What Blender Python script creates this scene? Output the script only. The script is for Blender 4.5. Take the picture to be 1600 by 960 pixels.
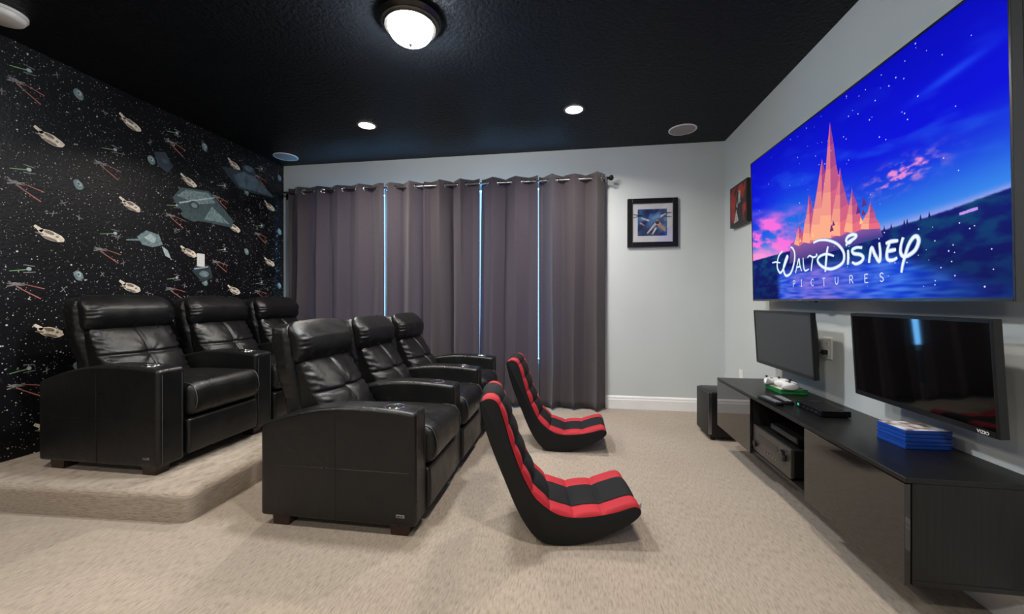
import bpy, bmesh, math, random
from mathutils import Vector, Matrix, noise
random.seed(7)
for o in list(bpy.data.objects): bpy.data.objects.remove(o)
SC = bpy.context.scene
COL = SC.collection

# ------------------------------------------------------------------ camera
CAM_H = 1.13
cd = bpy.data.cameras.new('camera'); cam = bpy.data.objects.new('camera', cd); COL.objects.link(cam)
cam.location = (0, 0, CAM_H)
cam.rotation_euler = (math.radians(90), 0, math.atan(95/620))
cd.sensor_width = 36; cd.lens = 36*620/1600; cd.shift_y = -10/1600; cd.clip_start = .02
SC.camera = cam
SC.view_settings.view_transform = 'Standard'; SC.view_settings.look = 'None'
SC.view_settings.gamma = 1; SC.view_settings.exposure = 0.26
SC.view_settings.use_curve_mapping = False

# ------------------------------------------------------------------ world: daylight outside the closed room
w = bpy.data.worlds.new('world'); SC.world = w; w.use_nodes = True
bg = w.node_tree.nodes['Background']; bg.inputs[0].default_value = (.30, .58, 1, 1); bg.inputs[1].default_value = 1.6

# ------------------------------------------------------------------ large lights
DOME_E, DOWN_W, ROOM_W, DAY_W = 300, 26, 23, 120
def area(name, loc, rot, sx, sy, power, color, shape='RECTANGLE', spread=math.pi):
    l = bpy.data.lights.new(name, 'AREA'); l.shape = shape; l.size = sx
    if shape in ('RECTANGLE', 'ELLIPSE'): l.size_y = sy
    l.energy = power; l.color = color; l.spread = spread
    o = bpy.data.objects.new(name, l); COL.objects.link(o); o.location = loc; o.rotation_euler = rot
    return o
# daylight entering through the two curtained windows (behind the glass)
area('daylight', (-2.3, 4.47, 1.45), (math.radians(-90), 0, 0), 1.5, 2.0, DAY_W, (.14, .50, 1))
area('daylight', (-.62, 4.47, 1.45), (math.radians(-90), 0, 0), 1.2, 2.0, DAY_W, (.14, .50, 1))

# ------------------------------------------------------------------ helpers
def tag(o, label=None, cat=None, group=None, kind=None):
    if label: o['label'] = label
    if cat: o['category'] = cat
    if group: o['group'] = group
    if kind: o['kind'] = kind
    return o
def link(name, bm, mats, parent=None, smooth=None):
    me = bpy.data.meshes.new(name); bm.normal_update(); bm.to_mesh(me); bm.free()
    for m in (mats if isinstance(mats, (list, tuple)) else [mats]): me.materials.append(m)
    if smooth is not None:
        for p in me.polygons: p.use_smooth = True
        if smooth < 180: me.set_sharp_from_angle(angle=math.radians(smooth))
    o = bpy.data.objects.new(name, me); COL.objects.link(o)
    if parent: o.parent = parent
    return o
def empty(name, loc, rz=0):
    o = bpy.data.objects.new(name, None); COL.objects.link(o); o.location = loc; o.rotation_euler = (0, 0, rz); o.empty_display_size = .1
    return o
def thing(name, loc, label, cat, group=None, rz=0):
    return tag(empty(name, loc, rz), label, cat, group)
def struct(name, bm, mats, parent=None, smooth=None):
    return tag(link(name, bm, mats, parent, smooth), kind='structure')
def copy_tree(o, parent=None):
    c = o.copy(); COL.objects.link(c); c.parent = parent
    for ch in [x for x in bpy.data.objects if x.parent == o and x is not c]: copy_tree(ch, c)
    return c
def box(bm, x0, x1, y0, y1, z0, z1, mi=0, bev=0, seg=2):
    r = bmesh.ops.create_cube(bm, size=1)
    vs = r['verts']
    bmesh.ops.scale(bm, vec=(abs(x1-x0), abs(y1-y0), abs(z1-z0)), verts=vs)
    bmesh.ops.translate(bm, vec=((x0+x1)/2, (y0+y1)/2, (z0+z1)/2), verts=vs)
    fs = set(f for v in vs for f in v.link_faces)
    for f in fs: f.material_index = mi
    if bev:
        es = set(e for f in fs for e in f.edges)
        g = bmesh.ops.bevel(bm, geom=list(es), offset=bev, segments=seg, profile=.5, affect='EDGES')
        for f in g['faces']: f.material_index = mi
    return vs
def poly(bm, pts, mi=0):
    vs = [bm.verts.new(p) for p in pts]; f = bm.faces.new(vs); f.material_index = mi; return f
def prism(bm, prof, fn, a, b, mi=0):
    """prof: closed 2D outline, fn(u,v,w)->xyz, extruded w from a to b"""
    A = [bm.verts.new(fn(u, v, a)) for u, v in prof]; B = [bm.verts.new(fn(u, v, b)) for u, v in prof]
    n = len(prof); F = []
    F.append(bm.faces.new(A)); F.append(bm.faces.new(B[::-1]))
    for i in range(n): F.append(bm.faces.new((A[i], B[i], B[(i+1) % n], A[(i+1) % n])))
    for f in F: f.material_index = mi
    bmesh.ops.recalc_face_normals(bm, faces=F)
    return F
def lathe(bm, prof, n=32, c=(0, 0, 0), mi=0, axis='z', cap=True):
    rings = []
    for r, z in prof:
        ring = []
        for i in range(n):
            a = 2*math.pi*i/n; p = (r*math.cos(a), r*math.sin(a), z)
            if axis == 'x': p = (z, r*math.cos(a), r*math.sin(a))
            if axis == 'y': p = (r*math.cos(a), z, r*math.sin(a))
            ring.append(bm.verts.new((c[0]+p[0], c[1]+p[1], c[2]+p[2])))
        rings.append(ring)
    F = []
    for a, b in zip(rings, rings[1:]):
        for i in range(n): F.append(bm.faces.new((a[i], a[(i+1) % n], b[(i+1) % n], b[i])))
    if cap:
        F.append(bm.faces.new(rings[0][::-1])); F.append(bm.faces.new(rings[-1]))
    for f in F: f.material_index = mi
    bmesh.ops.recalc_face_normals(bm, faces=F)
    return F
def tube(bm, pts, r, n=8, mi=0, closed=False):
    pts = [Vector(p) for p in pts]; rings = []; N = len(pts)
    up = None
    for i, p in enumerate(pts):
        if closed: t = (pts[(i+1) % N]-pts[i-1])
        else: t = pts[min(i+1, N-1)]-pts[max(i-1, 0)]
        t.normalize()
        if up is None: up = t.orthogonal().normalized()
        up = (up - t*up.dot(t)).normalized(); s = t.cross(up)
        rr = r[i] if isinstance(r, (list, tuple)) else r
        rings.append([bm.verts.new(p+(up*math.cos(2*math.pi*k/n)+s*math.sin(2*math.pi*k/n))*rr) for k in range(n)])
    F = []
    prs = list(zip(rings, rings[1:])) + ([(rings[-1], rings[0])] if closed else [])
    for a, b in prs:
        for k in range(n): F.append(bm.faces.new((a[k], a[(k+1) % n], b[(k+1) % n], b[k])))
    if not closed:
        F.append(bm.faces.new(rings[0][::-1])); F.append(bm.faces.new(rings[-1]))
    for f in F: f.material_index = mi
    bmesh.ops.recalc_face_normals(bm, faces=F)
def softbox(bm, size, r, n, deform=None, mi=0):
    """rounded subdivided box centred on 0; size (sx,sy,sz), r radius, n (nx,ny,nz); deform(p)->p"""
    h = [s/2 for s in size]; vm = {}
    def coords(k):
        R = min(r, h[k]*.999); out = []
        m = 4
        for i in range(m): out.append(-h[k]+R*(1-math.cos(math.pi/2*i/m)) if False else -h[k]+R*i/m)
        inner = n[k]
        for i in range(inner+1): out.append(-h[k]+R+(2*h[k]-2*R)*i/inner)
        for i in range(1, m+1): out.append(h[k]-R+R*i/m)
        return out
    C = [coords(k) for k in range(3)]
    def V(i, j, k):
        key = (i, j, k)
        if key in vm: return vm[key]
        p = Vector((C[0][i], C[1][j], C[2][k]))
        q = Vector([max(-h[a]+min(r, h[a]*.999), min(h[a]-min(r, h[a]*.999), p[a])) for a in range(3)])
        d = p-q
        if d.length > 1e-9:
            e = [abs(d[a])/min(r, h[a]*.999) for a in range(3)]
            m_ = max(e); v = Vector([math.copysign(math.tan(min(1, abs(d[a])/min(r, h[a]*.999)/max(m_, 1e-9))*math.pi/4), d[a]) for a in range(3)])
            v.normalize(); p = q+Vector([v[a]*min(r, h[a]*.999) for a in range(3)])*m_
        if deform: p = Vector(deform(p))
        vm[key] = bm.verts.new(p); return vm[key]
    L = [len(c)-1 for c in C]; F = []
    def quad(a, b, c, d):
        F.append(bm.faces.new((V(*a), V(*b), V(*c), V(*d))))
    for i in range(L[0]):
        for j in range(L[1]):
            quad((i, j, 0), (i, j+1, 0), (i+1, j+1, 0), (i+1, j, 0)); quad((i, j, L[2]), (i+1, j, L[2]), (i+1, j+1, L[2]), (i, j+1, L[2]))
        for k in range(L[2]):
            quad((i, 0, k), (i+1, 0, k), (i+1, 0, k+1), (i, 0, k+1)); quad((i, L[1], k), (i, L[1], k+1), (i+1, L[1], k+1), (i+1, L[1], k))
    for j in range(L[1]):
        for k in range(L[2]):
            quad((0, j, k), (0, j, k+1), (0, j+1, k+1), (0, j+1, k)); quad((L[0], j, k), (L[0], j+1, k), (L[0], j+1, k+1), (L[0], j, k+1))
    for f in F: f.material_index = mi
def catmull(P, n=8, closed=False):
    out = []; N = len(P); g = (lambda i: P[i % N]) if closed else (lambda i: P[max(0, min(N-1, i))])
    for i in range(N if closed else N-1):
        p0, p1, p2, p3 = g(i-1), g(i), g(i+1), g(i+2)
        for k in range(n):
            t = k/n
            out.append(tuple(.5*((2*b)+(-a+c)*t+(2*a-5*b+4*c-d)*t*t+(-a+3*b-3*c+d)*t**3) for a, b, c, d in zip(p0, p1, p2, p3)))
    if not closed: out.append(tuple(P[-1]))
    return out

# ------------------------------------------------------------------ materials
class NT:
    def __init__(s, name):
        s.m = bpy.data.materials.new(name); s.m.use_nodes = True; s.t = s.m.node_tree; s.b = s.t.nodes['Principled BSDF']
    def n(s, typ, **kw):
        nd = s.t.nodes.new(typ)
        for k, v in kw.items():
            if hasattr(nd, k): setattr(nd, k, v)
            else: nd.inputs[k.replace('_', ' ')].default_value = v
        return nd
    def l(s, a, b): s.t.links.new(a, b)
    def coord(s, scale=(1, 1, 1), rot=(0, 0, 0)):
        c = s.n('ShaderNodeTexCoord'); mp = s.n('ShaderNodeMapping'); mp.inputs['Scale'].default_value = scale; mp.inputs['Rotation'].default_value = rot
        s.l(c.outputs['Object'], mp.inputs[0]); return mp.outputs[0]
    def ramp(s, fac, stops):
        r = s.n('ShaderNodeValToRGB'); e = r.color_ramp.elements
        while len(e) < len(stops): e.new(.5)
        for k, (p, c) in zip(e, stops): k.position = p; k.color = (c[0], c[1], c[2], 1)
        s.l(fac, r.inputs[0]); return r.outputs[0]
    def bump(s, h, strength, dist=.01):
        b = s.n('ShaderNodeBump'); b.inputs['Strength'].default_value = strength; b.inputs['Distance'].default_value = dist
        s.l(h, b.inputs['Height']); s.l(b.outputs[0], s.b.inputs['Normal'])
    def noise(s, scale, detail=2, vec=None, rough=.5):
        t = s.n('ShaderNodeTexNoise'); t.inputs['Scale'].default_value = scale; t.inputs['Detail'].default_value = detail; t.inputs['Roughness'].default_value = rough
        s.l(vec if vec else s.coord(), t.inputs['Vector']); return t.outputs['Fac']
def plain(name, col, rough=.5, metal=0, spec=.5, vary=.06, vscale=6, bump=0, bscale=200, coat=0):
    k = NT(name); k.b.inputs['Roughness'].default_value = rough; k.b.inputs['Metallic'].default_value = metal
    k.b.inputs['Specular IOR Level'].default_value = spec
    if coat: k.b.inputs['Coat Weight'].default_value = coat; k.b.inputs['Coat Roughness'].default_value = .05
    f = k.noise(vscale, 3)
    k.l(k.ramp(f, [(.3, [c*(1-vary) for c in col]), (.7, [c*(1+vary) for c in col])]), k.b.inputs['Base Color'])
    if bump: k.bump(k.noise(bscale, 2), bump, .002)
    return k.m
def emit(name, col, strength=1):
    k = NT(name); k.b.inputs['Base Color'].default_value = (0, 0, 0, 1); k.b.inputs['Emission Color'].default_value = (*col, 1); k.b.inputs['Emission Strength'].default_value = strength
    k.b.inputs['Roughness'].default_value = .6; k.b.inputs['Specular IOR Level'].default_value = 0
    return k.m

M_wall = plain('wall_paint', (.52, .555, .56), .65, vary=.02, vscale=2, bump=.25, bscale=90)
k_ = NT('black_textured_ceiling'); k_.b.inputs['Roughness'].default_value = .38; k_.b.inputs['Specular IOR Level'].default_value = .09
k_.l(k_.ramp(k_.noise(3, 3), [(.3, (.0072, .0085, .011)), (.7, (.0088, .0105, .0135))]), k_.b.inputs['Base Color']); k_.bump(k_.noise(38, 4, None, .6), .9, .012); M_ceil = k_.m
M_white = plain('white_trim', (.78, .78, .78), .4, vary=.02)
M_plate = plain('white_plastic', (.75, .75, .73), .35, vary=.02)
M_grille = plain('speaker_grille', (.30, .29, .285), .6, bump=.3, bscale=500)
def carpet(name, sc, rot=(0, 0, 0)):
    k = NT(name); k.b.inputs['Roughness'].default_value = .95; k.b.inputs['Specular IOR Level'].default_value = .1
    k.b.inputs['Sheen Weight'].default_value = .25
    a = k.noise(1, 3, k.coord(sc, rot), .6); b = k.noise(1.3, 3); c = k.noise(420, 2)
    mx = k.n('ShaderNodeMix', data_type='RGBA', blend_type='MULTIPLY'); mx.inputs[0].default_value = 1
    k.l(k.ramp(a, [(.32, (.25, .20, .153)), (.47, (.36, .295, .232)), (.68, (.43, .36, .287))]), mx.inputs[6])
    k.l(k.ramp(b, [(.3, (.9, .88, .86)), (.7, (1.04, 1.03, 1.02))]), mx.inputs[7])
    k.l(mx.outputs[2], k.b.inputs['Base Color'])
    ad = k.n('ShaderNodeMath', operation='ADD'); k.l(a, ad.inputs[0]); k.l(c, ad.inputs[1]); k.bump(ad.outputs[0], .7, .008)
    return k.m
M_carpet = carpet('beige_carpet', (150, 26, 60))
M_step = carpet('beige_step_carpet', (28, 16, 170))
def leather():
    k = NT('black_leather'); k.b.inputs['Roughness'].default_value = .33; k.b.inputs['Specular IOR Level'].default_value = .38
    f = k.noise(5, 3)
    k.l(k.ramp(f, [(.3, (.0045, .0045, .005)), (.7, (.0075, .0073, .0073))]), k.b.inputs['Base Color'])
    k.l(k.ramp(k.noise(9, 4), [(.3, (.25,)*3), (.7, (.40,)*3)]), k.b.inputs['Roughness'])
    a = k.noise(260, 3); b = k.noise(14, 4)
    m = k.n('ShaderNodeMath', operation='MULTIPLY_ADD'); m.inputs[1].default_value = 3.0; k.l(b, m.inputs[0]); k.l(a, m.inputs[2])
    k.bump(m.outputs[0], .35, .0035)
    return k.m
M_leather = leather()
M_thread = plain('dark_stitching', (.05, .05, .055), .5)
M_foot = plain('dark_brown_wood', (.03, .012, .009), .3)
M_chrome = plain('chrome', (.75, .75, .75), .12, 1, vary=.02)
M_cup = plain('dark_cup_well', (.12, .11, .10), .2, .9)
M_steel = plain('brushed_steel', (.35, .35, .36), .3, 1)
M_blk = plain('black_plastic', (.006, .006, .0065), .35, spec=.35)
M_blkgloss = plain('black_gloss_plastic', (.006, .006, .007), .08)
M_blkvinyl = plain('black_vinyl', (.0045, .005, .006), .5, bump=.2, bscale=150, spec=.28)
M_red = plain('red_mesh_fabric', (.36, .004, .013), .75, bump=.35, bscale=600, vary=.1)
M_blkmesh = plain('black_mesh_fabric', (.006, .006, .007), .8, bump=.35, bscale=600, spec=.25)
def curtain_mat():
    k = NT('grey_curtain_cloth'); k.b.inputs['Roughness'].default_value = .85; k.b.inputs['Specular IOR Level'].default_value = .2
    a = k.noise(1, 2, k.coord((500, 500, 30)))
    k.l(k.ramp(a, [(.3, (.056, .047, .054)), (.7, (.080, .068, .077))]), k.b.inputs['Base Color'])
    k.b.inputs['Sheen Weight'].default_value = .2
    tr = k.n('ShaderNodeBsdfTranslucent'); tr.inputs[0].default_value = (.42, .19, .26, 1)
    mx = k.n('ShaderNodeMixShader'); mx.inputs[0].default_value = .15
    out = k.t.nodes['Material Output']; k.l(k.b.outputs[0], mx.inputs[1]); k.l(tr.outputs[0], mx.inputs[2]); k.l(mx.outputs[0], out.inputs[0])
    return k.m
M_curtain = curtain_mat()
def wood_black(name, gloss):
    k = NT(name); k.b.inputs['Roughness'].default_value = gloss; k.b.inputs['Specular IOR Level'].default_value = .3
    a = k.noise(1, 4, k.coord((40, 2.5, 90)), .6)
    k.l(k.ramp(a, [(.35, (.004, .004, .004)), (.65, (.010, .0095, .009))]), k.b.inputs['Base Color'])
    if gloss > .2: k.bump(a, .2, .001)
    return k.m
M_bwood = wood_black('black_brown_woodgrain', .33)
M_bwoodv = NT('black_brown_end_grain'); M_bwoodv.b.inputs['Roughness'].default_value = .42; M_bwoodv.b.inputs['Specular IOR Level'].default_value = .3
_a = M_bwoodv.noise(1, 4, M_bwoodv.coord((90, 90, 3)), .6); M_bwoodv.l(M_bwoodv.ramp(_a, [(.35, (.005, .0047, .0042)), (.65, (.011, .0103, .0092))]), M_bwoodv.b.inputs['Base Color']); M_bwoodv = M_bwoodv.m
M_gloss = plain('high_gloss_black_door', (.007, .006, .0055), .045, spec=.6, coat=.35)
def glass_mat():
    k = NT('window_glass'); t = k.n('ShaderNodeBsdfTransparent'); g = k.n('ShaderNodeBsdfGlossy'); g.inputs['Roughness'].default_value = .02
    mx = k.n('ShaderNodeMixShader'); mx.inputs[0].default_value = .08; out = k.t.nodes['Material Output']
    k.l(t.outputs[0], mx.inputs[1]); k.l(g.outputs[0], mx.inputs[2]); k.l(mx.outputs[0], out.inputs[0]); return k.m
M_glass = glass_mat()
def wallpaper():
    k = NT('starfield_wallpaper'); k.b.inputs['Roughness'].default_value = .4; k.b.inputs['Specular IOR Level'].default_value = .3
    base = k.ramp(k.noise(2.2, 4), [(.35, (.002, .002, .003)), (.7, (.006, .006, .0075))])
    def stars(scale, thr, seed, lo=0):
        v = k.n('ShaderNodeTexVoronoi'); v.inputs['Scale'].default_value = scale
        mp = k.coord((1, 1, 1), (seed, seed*2, seed*.7)); k.l(mp, v.inputs['Vector'])
        d = k.ramp(v.outputs['Distance'], [(0, (1, 1, 1)), (thr, (0, 0, 0))])
        sp = k.n('ShaderNodeSeparateColor'); k.l(v.outputs['Color'], sp.inputs[0])
        r = k.ramp(sp.outputs[0], [(lo, (0, 0, 0)), (min(1, lo+.3), (1, 1, 1))])
        mx = k.n('ShaderNodeMix', data_type='RGBA', blend_type='MULTIPLY'); mx.inputs[0].default_value = 1
        k.l(d, mx.inputs[6]); k.l(r, mx.inputs[7]); return mx.outputs[2]
    cur = base
    for s in (stars(34, .16, .3, .3), stars(17, .12, 1.1, .4), stars(70, .2, 2.0, .4)):
        ad = k.n('ShaderNodeMix', data_type='RGBA', blend_type='ADD'); ad.inputs[0].default_value = 1
        k.l(cur, ad.inputs[6]); k.l(s, ad.inputs[7]); cur = ad.outputs[2]
    k.l(cur, k.b.inputs['Base Color']); k.bump(k.noise(70, 3), .5, .004)
    return k.m
M_paper = wallpaper()

# ------------------------------------------------------------------ room shell
XL, XR, YB, YF, H = -3.42, 1.515, 4.28, -2.4, 2.74
bm = bmesh.new(); box(bm, XL-.1, XR+.1, YF-.1, YB+.1, -.1, 0); struct('floor', bm, M_carpet)
bm = bmesh.new(); box(bm, XL-.1, XR+.1, YF-.1, YB+.1, H, H+.1); struct('ceiling', bm, M_ceil)
bm = bmesh.new(); box(bm, XR, XR+.1, YF-.1, YB+.1, 0, H); struct('wall_right', bm, M_wall)
bm = bmesh.new(); box(bm, XL-.1, XR+.1, YF-.1, YF, 0, H); struct('wall_front', bm, M_wall)
# back wall with two window openings
W1 = (-3.05, -1.5, .45, 2.40); W2 = (-1.22, -.05, .45, 2.40)
bm = bmesh.new()
xs = [XL-.1, W1[0], W1[1], W2[0], W2[1], XR+.1]
for i in (0, 2, 4): box(bm, xs[i], xs[i+1], YB, YB+.12, 0, H)
for W in (W1, W2):
    box(bm, W[0], W[1], YB, YB+.12, 0, W[2]); box(bm, W[0], W[1], YB, YB+.12, W[3], H)
struct('wall_back', bm, M_wall)
for i, W in enumerate((W1, W2)):
    bm = bmesh.new(); t = .045
    box(bm, W[0], W[0]+t, YB+.03, YB+.1, W[2], W[3]); box(bm, W[1]-t, W[1], YB+.03, YB+.1, W[2], W[3])
    box(bm, W[0]+t, W[1]-t, YB+.03, YB+.1, W[2], W[2]+t); box(bm, W[0]+t, W[1]-t, YB+.03, YB+.1, W[3]-t, W[3])
    m = (W[0]+W[1])/2 - .12; box(bm, m-.02, m+.02, YB+.04, YB+.09, W[2]+t, W[3]-t)
    fr = struct('window_%d' % (i+1), bm, M_white)
    bm = bmesh.new(); box(bm, W[0]+t, W[1]-t, YB+.062, YB+.068, W[2]+t, W[3]-t); link('glass_pane', bm, M_glass, fr)
# baseboards
def baseboard(name, pts_fn, L0, L1):
    prof = [(0, 0), (.016, 0), (.016, .095), (.012, .105), (.012, .118), (.006, .13), (0, .135)]
    bm = bmesh.new(); prism(bm, prof, pts_fn, L0, L1); struct(name, bm, M_white)
baseboard('baseboard_back', lambda u, v, a: (a, YB-u, v), XL, XR)
baseboard('baseboard_right', lambda u, v, a: (XR-u, a, v), YF, YB)
baseboard('baseboard_front', lambda u, v, a: (a, YF+u, v), XL, XR)

# left wall: printed wallpaper with generic little spacecraft, all in one wall mesh
P_cream = plain('print_cream', (.75, .66, .54), .5, vary=.25, vscale=60)
P_creamd = plain('print_brown', (.22, .17, .13), .5, vary=.3, vscale=60)
P_teal = plain('print_teal', (.16, .23, .24), .5, vary=.4, vscale=50)
P_teald = plain('print_dark_teal', (.05, .08, .09), .5, vary=.3, vscale=50)
P_pale = plain('print_pale_teal', (.38, .46, .47), .5, vary=.25, vscale=50)
P_grey = plain('print_grey', (.20, .19, .185), .5, vary=.4, vscale=60)
P_redl = plain('print_red_streak', (.38, .13, .10), .5)
P_grn = plain('print_green_streak', (.22, .42, .22), .5)
P_blue = plain('print_slate_blue', (.085, .125, .16), .5, vary=.45, vscale=14)
P_blued = plain('print_dark_slate', (.028, .042, .055), .5, vary=.3, vscale=20)
PM = [M_paper, P_cream, P_creamd, P_teal, P_teald, P_pale, P_grey, P_redl, P_grn, P_blue, P_blued]
bm = bmesh.new(); box(bm, XL-.1, XL, YF-.1, YB+.1, 0, H)
_layer = [0]
def wp(pts, mi, y, z, s=1, a=0, lay=1):
    ca, sa = math.cos(a), math.sin(a)
    P = [(XL+.0006*lay, y+(p[0]*ca-p[1]*sa)*s, z+(p[0]*sa+p[1]*ca)*s) for p in pts]
    if y+max(abs(p[0]) for p in pts)*s > YB or z+.1 > H or z < .02: 
        P = [(x, min(yy, YB-.002), min(max(zz, .002), H-.002)) for x, yy, zz in P]
    f = poly(bm, P, mi)
    f.normal_update()
    if f.normal.x < 0: f.normal_flip()
def ell(a, b, n=14, c=(0, 0), jit=0, sd=0):
    rn = random.Random(sd)
    return [(c[0]+a*math.cos(2*math.pi*i/n)*(1+jit*rn.uniform(-1, 1)), c[1]+b*math.sin(2*math.pi*i/n)*(1+jit*rn.uniform(-1, 1))) for i in range(n)]
def bar(x0, y0, x1, y1, w0, w1):
    dx, dy = x1-x0, y1-y0; L = math.hypot(dx, dy); nx, ny = -dy/L, dx/L
    return [(x0-nx*w0/2, y0-ny*w0/2), (x1-nx*w1/2, y1-ny*w1/2), (x1+nx*w1/2, y1+ny*w1/2), (x0+nx*w0/2, y0+ny*w0/2)]
def saucer(y, z, s, sd):        # rounded cream freighter blob
    a = -.32
    wp(ell(.085, .038, 16, (0, 0), .10, sd), 1, y, z, s, a, 1)
    wp(ell(.035, .014, 8, (-.02, .018)), 2, y, z, s, a, 2); wp(ell(.05, .010, 8, (.0, -.026)), 2, y, z, s, a, 2)
    wp(bar(-.06, .01, -.12, .03, .03, .02), 1, y, z, s, a, 1); wp(bar(-.05, -.012, -.1, -.018, .014, .008), 2, y, z, s, a, 3)
    wp(ell(.012, .008, 7, (.035, .008)), 2, y, z, s, a, 2)
def darts(y, z, s, sd):         # thin grey dart craft with red streaks
    wp([(-.05, .02), (.0, .03), (.05, .004), (.0, .008)], 6, y, z, s, 0, 1)
    wp(bar(-.045, .0, .045, .026, .010, .005), 6, y, z, s, 0, 2); wp(bar(-.04, .035, .03, -.015, .006, .004), 6, y, z, s, 0, 3)
    wp(bar(.0, .0, .13, -.085, .005, .009), 7, y, z, s, 0, 1); wp(bar(.03, .02, .15, -.012, .004, .007), 7, y, z, s, 0, 2)
def capsule(y, z, s, sd):       # small teal pod
    wp(ell(.032, .045, 12, (0, 0), .12, sd), 3, y, z, s, .5, 1); wp(ell(.016, .022, 9, (.008, .006)), 5, y, z, s, .5, 2)
    wp(ell(.008, .010, 7, (.004, .008)), 4, y, z, s, .5, 3)
def spark(y, z, s, sd):         # tiny craft with green streak
    wp(ell(.014, .014, 8), 5, y, z, s, 0, 1); wp(bar(-.03, .028, .03, .02, .006, .006), 6, y, z, s, 0, 2); wp(bar(-.03, -.028, .035, -.02, .006, .006), 6, y, z, s, 0, 2)
    wp(bar(-.01, -.005, -.10, -.022, .006, .004), 8, y, z, s, 0, 3)
def inr(y): return YF < y < YB-.06
k = 0
for j in range(-5, 3):
    for i in range(-2, 4):
        for (y0, z0) in ((2.14, 2.20), (2.625, 2.51)):
            y = y0+.963*j; z = z0-.64*i
            if inr(y) and .05 < z < 2.68:
                saucer(y, z, .82, k); k += 1
        for (y0, z0) in ((2.0, 1.82), (2.445, 1.462)):
            y = y0+.955*j; z = z0-.632*i
            if inr(y) and .08 < z < 2.7: darts(y-.03, z+.03, .9, k)
        for (y0, z0) in ((2.285, 2.576), (2.77, 2.285)):
            y = y0+.963*j; z = z0-.635*i
            if inr(y) and .05 < z < 2.66: capsule(y, z, .85, k)
        for (y0, z0) in ((2.03, 1.964), (2.511, 1.64)):
            y = y0+.955*j; z = z0-.632*i
            if inr(y) and .05 < z < 2.7: spark(y, z, .9, k)
rs = random.Random(5)
for _ in range(150):
    y = rs.uniform(YF+.1, YB-.1); z = rs.uniform(.1, 2.65); a = rs.uniform(0, 3)
    wp(bar(-.02, 0, .02, .004, .006, .004), 6, y, z, 1, a, 4); wp(bar(-.006, -.02, .008, .02, .004, .006), 6, y, z, 1, a, 5)
# three larger plain craft: a slate wedge, a mossy lozenge and a boxy teal craft
wp([(-.36, .03), (-.05, .08), (.34, -.10), (.0, -.13), (-.16, -.13)], 10, 3.78, 2.42, 1, 0, 6)
wp([(-.22, -.01), (-.02, .10), (.33, -.09), (-.14, -.11)], 9, 3.78, 2.42, 1, 0, 7)
wp(ell(.09, .05, 12, (-.02, .10)), 10, 3.78, 2.42, 1, 0, 8); wp(ell(.06, .03, 12, (-.02, .115)), 9, 3.78, 2.42, 1, 0, 9)
wp([(-.30, .02), (-.22, .13), (.05, .17), (.20, .05), (.33, -.06), (.30, -.13), (.0, -.13), (-.12, -.14), (-.22, -.07)], 4, 3.24, 2.0, 1, 0, 6)
wp([(-.26, .05), (-.18, .12), (.04, .15), (.12, .07), (-.06, .02)], 3, 3.24, 2.0, 1, 0, 7)
wp([(.0, -.11), (.08, .03), (.28, -.10)], 3, 3.24, 2.0, 1, 0, 8); wp(bar(-.24, -.01, .1, .12, .014, .01), 5, 3.24, 2.0, 1, 0, 9)
wp(ell(.05, .04, 12, (-.10, -.0)), 10, 3.24, 2.0, 1, 0, 10); wp(ell(.03, .024, 10, (-.10, -.0)), 3, 3.24, 2.0, 1, 0, 11)
wp(ell(.09, .05, 10, (-.13, -.10), .15, 3), 4, 3.24, 2.0, 1, 0, 12)
wp([(-.10, .02), (-.03, .08), (.07, .06), (.10, -.02), (.02, -.05), (-.06, -.04)], 3, 2.76, 1.62, 1, 0, 6)
wp([(-.05, .02), (.0, .06), (.05, .03), (.03, -.02)], 5, 2.76, 1.62, 1, 0, 7); wp([(.09, -.03), (.14, -.06), (.17, -.13), (.12, -.11)], 5, 2.76, 1.62, 1, 0, 8)
wp(bar(-.18, -.02, -.06, .0, .008, .02), 3, 2.76, 1.62, 1, 0, 9)
wp([(-.10, .0), (-.04, .09), (.08, .06), (.11, -.05), (.0, -.10)], 10, 3.22, 1.40, 1, 0, 6)
wp(ell(.05, .03, 10, (.02, -.02)), 3, 3.22, 1.40, 1, 0, 7); wp(bar(-.08, .02, .06, .05, .012, .012), 5, 3.22, 1.40, 1, 0, 8)
wp([(-.09, .05), (.0, .08), (.07, -.02), (.02, -.09), (-.06, -.05)], 10, 2.88, 2.31, 1, 0, 6); wp(ell(.03, .02, 9), 4, 2.88, 2.31, 1, 0, 7)
struct('wall_left', bm, PM)

# carpeted riser under the back row
bm = bmesh.new()
out = [(XL+.002, 1.66), (-1.93, 1.735), (-1.93, YB-.02), (XL+.002, YB-.02)]
PZ = .15
prism(bm, out, lambda u, v, a: (u, v, a), 0.0, PZ)
top = [e for e in bm.edges if all(v.co.z > PZ-.01 for v in e.verts) and (abs(e.verts[0].co.x+1.93) < .01 and abs(e.verts[1].co.x+1.93) < .01 or all(v.co.y < 1.75 for v in e.verts))]
vert = [e for e in bm.edges if all(abs(v.co.x+1.93) < .01 and v.co.y < 1.75 for v in e.verts)]
bmesh.ops.bevel(bm, geom=top+vert, offset=.035, segments=5, profile=.5, affect='EDGES')
riser = struct('floor_riser', bm, M_step, smooth=50)
tag(riser, 'raised beige carpeted step under the back row of recliners', 'step')

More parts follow.
